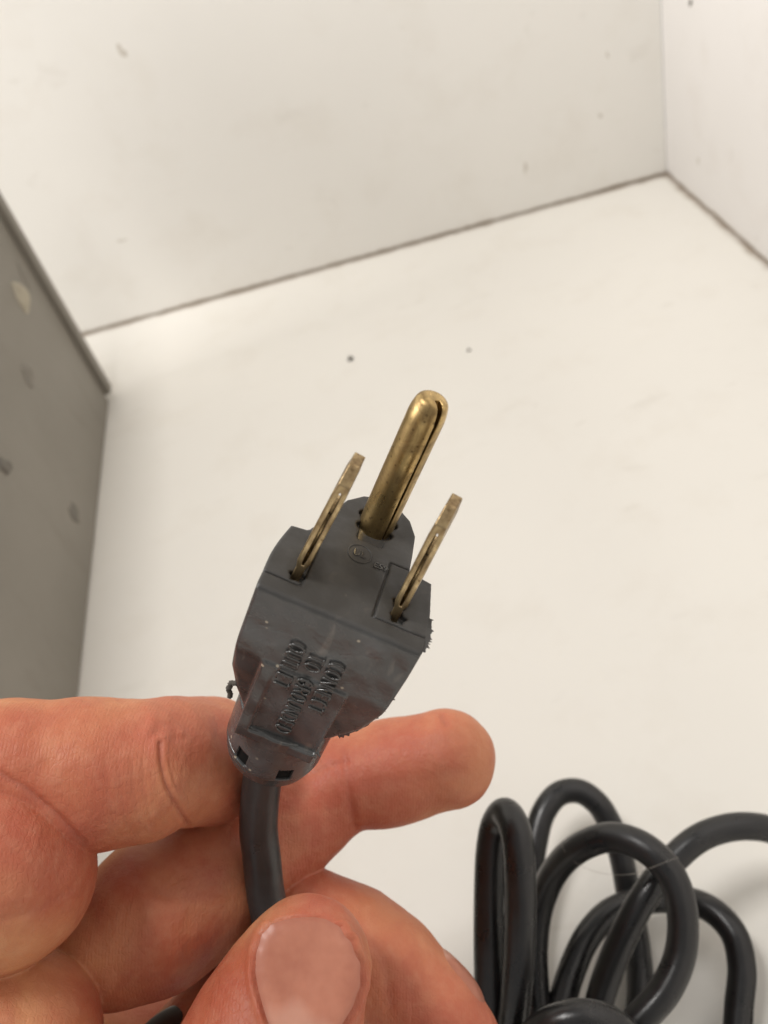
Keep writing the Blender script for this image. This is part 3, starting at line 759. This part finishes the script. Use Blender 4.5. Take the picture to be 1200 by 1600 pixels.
# gentle uneven flesh
def vnoise(p, s, seed):
    r = np.random.RandomState(seed); o_ = np.zeros(len(p))
    for _ in range(7):
        k = r.randn(3); k /= np.linalg.norm(k); o_ += np.sin((p @ k) * s * (.6 + .8 * r.rand()) + r.rand() * 6.28)
    return o_ / 7
calm = 1 - .9 * (th & (nd < 4)) - .8 * (isin('index') & (px > 640))
disp += calm * (.20 * vnoise(V, .55, 1) + .09 * vnoise(V, 1.3, 2) + .035 * vnoise(V, 3.1, 3))
V = V + Nn * disp[:, None]
flip = np.array([1, -1, -1]) * MM
root = W(P(-100, 1560, 138))
hand = bpy.data.objects.new('hand', None)
m_skin = skin_mat()
hc = P(-100, 1560, 138)
hand = quad_obj('hand', (V - hc) * flip, Q, m_skin)
hand.matrix_world = Matrix.Translation(Vector(root)) @ LENS_ROT.to_4x4()
for nm, arr in (('flush', flush), ('crease', crease)):
    at = hand.data.attributes.new(nm, 'FLOAT', 'POINT'); at.data.foreach_set('value', np.clip(arr, 0, 1).astype(np.float32))
tag(hand, 'bare hand pinching the plug cord between thumb and curled fingers', 'hand')

m_nail = nail_mat()
def march(o_, d_, who, n=60):
    t = np.zeros(len(o_))
    for _ in range(n):
        t += np.minimum(chain_sdf((o_ + d_ * t[:, None]).astype(np.float32), who) * .8, 3)
        t = np.minimum(t, 30)
    return o_ + d_ * t[:, None]
def nail(center, nrm, up, hw, hl, bulge, name, who, sink=.35, res=30):
    nrm = nrm / np.linalg.norm(nrm); up = up - nrm * (up @ nrm); up /= np.linalg.norm(up); rt = np.cross(nrm, up)
    S_, A_ = res, 44
    pts = []; rad = []; ang = []
    for i in range(S_ + 1):
        q = i / S_
        for k in range(A_):
            a = 2 * math.pi * k / A_; c_, s_ = math.cos(a), math.sin(a)
            e = 2 / 2.7
            sx = math.copysign(abs(c_) ** e, c_) * q; sy = math.copysign(abs(s_) ** e, s_) * q
            pts.append(center + rt * sx * hw * (1 - .10 * (sy < 0) * abs(sy)) + up * sy * hl + nrm * 14); rad.append(q); ang.append((sx, sy))
    pts = np.array(pts); rad = np.array(rad); ang = np.array(ang)
    hit = march(pts, np.tile(-nrm, (len(pts), 1)), who)
    off = bulge * (1 - rad ** 4) - sink * rad ** 8 + .05
    hit = hit + nrm * off[:, None]
    Fq = [(i * A_ + k, i * A_ + (k + 1) % A_, (i + 1) * A_ + (k + 1) % A_, (i + 1) * A_ + k) for i in range(S_) for k in range(A_)]
    o = new_obj(name, (hit - hc) * flip, Fq, m_nail, hand)
    lun = np.clip((-.42 - ang[:, 1] - .5 * ang[:, 0] ** 2) * 6, 0, 1)
    rim = np.clip((rad - .93) / .05, 0, 1) * .8
    for nm, arr in (('lunula', lun), ('rim', rim)):
        at = o.data.attributes.new(nm, 'FLOAT', 'POINT'); at.data.foreach_set('value', arr.astype(np.float32))
    return o
def nail_front(outline, cen, who, bulge, name, res=26):
    ol = spline(outline + outline[:1], 4)[:-1]; A_ = len(ol); cen = np.array(cen, float)
    rad = np.repeat(np.arange(res + 1) / res, A_)
    q = cen + (np.tile(ol, (res + 1, 1)) - cen) * rad[:, None]
    dirs = np.stack([(q[:, 0] - 600) / F, (q[:, 1] - 800) / F, np.ones(len(q))], 1); dirs /= np.linalg.norm(dirs, axis=1, keepdims=True)
    hit = march(dirs * 100, dirs, who)
    hit = hit - dirs * (bulge * (1 - rad ** 3) - .42 * rad ** 10 + .02)[:, None]
    Fq = [(i * A_ + k, (i + 1) * A_ + k, (i + 1) * A_ + (k + 1) % A_, i * A_ + (k + 1) % A_) for i in range(res) for k in range(A_)]
    o = new_obj(name, (hit - hc) * flip, Fq, m_nail, hand)
    u, v_ = (q[:, 0] - 478) / 80, q[:, 1]
    lun = np.clip((v_ - (1556 + 60 * (u + .35) ** 2 + 7 * np.sin(u * 9))) / 26, 0, 1) * .65; rim = np.clip((rad - .90) / .1, 0, 1) * .7
    for nm, arr in (('lunula', lun), ('rim', rim)):
        at = o.data.attributes.new(nm, 'FLOAT', 'POINT'); at.data.foreach_set('value', arr.astype(np.float32))
    return o
tag(nail_front(NAIL, (482, 1530), 'thumb', .10, 'fingernail'), 'broad thumb nail with a pale half moon')
ic = P(664, 1592, 150.6)
tag(nail(ic, np.array([.70, -.70, .16]), P(705, 1635, 149) - P(600, 1525, 153), 5.0, 5.8, .4, 'fingernail', 'index', res=18), 'nail of the first finger seen edge on')
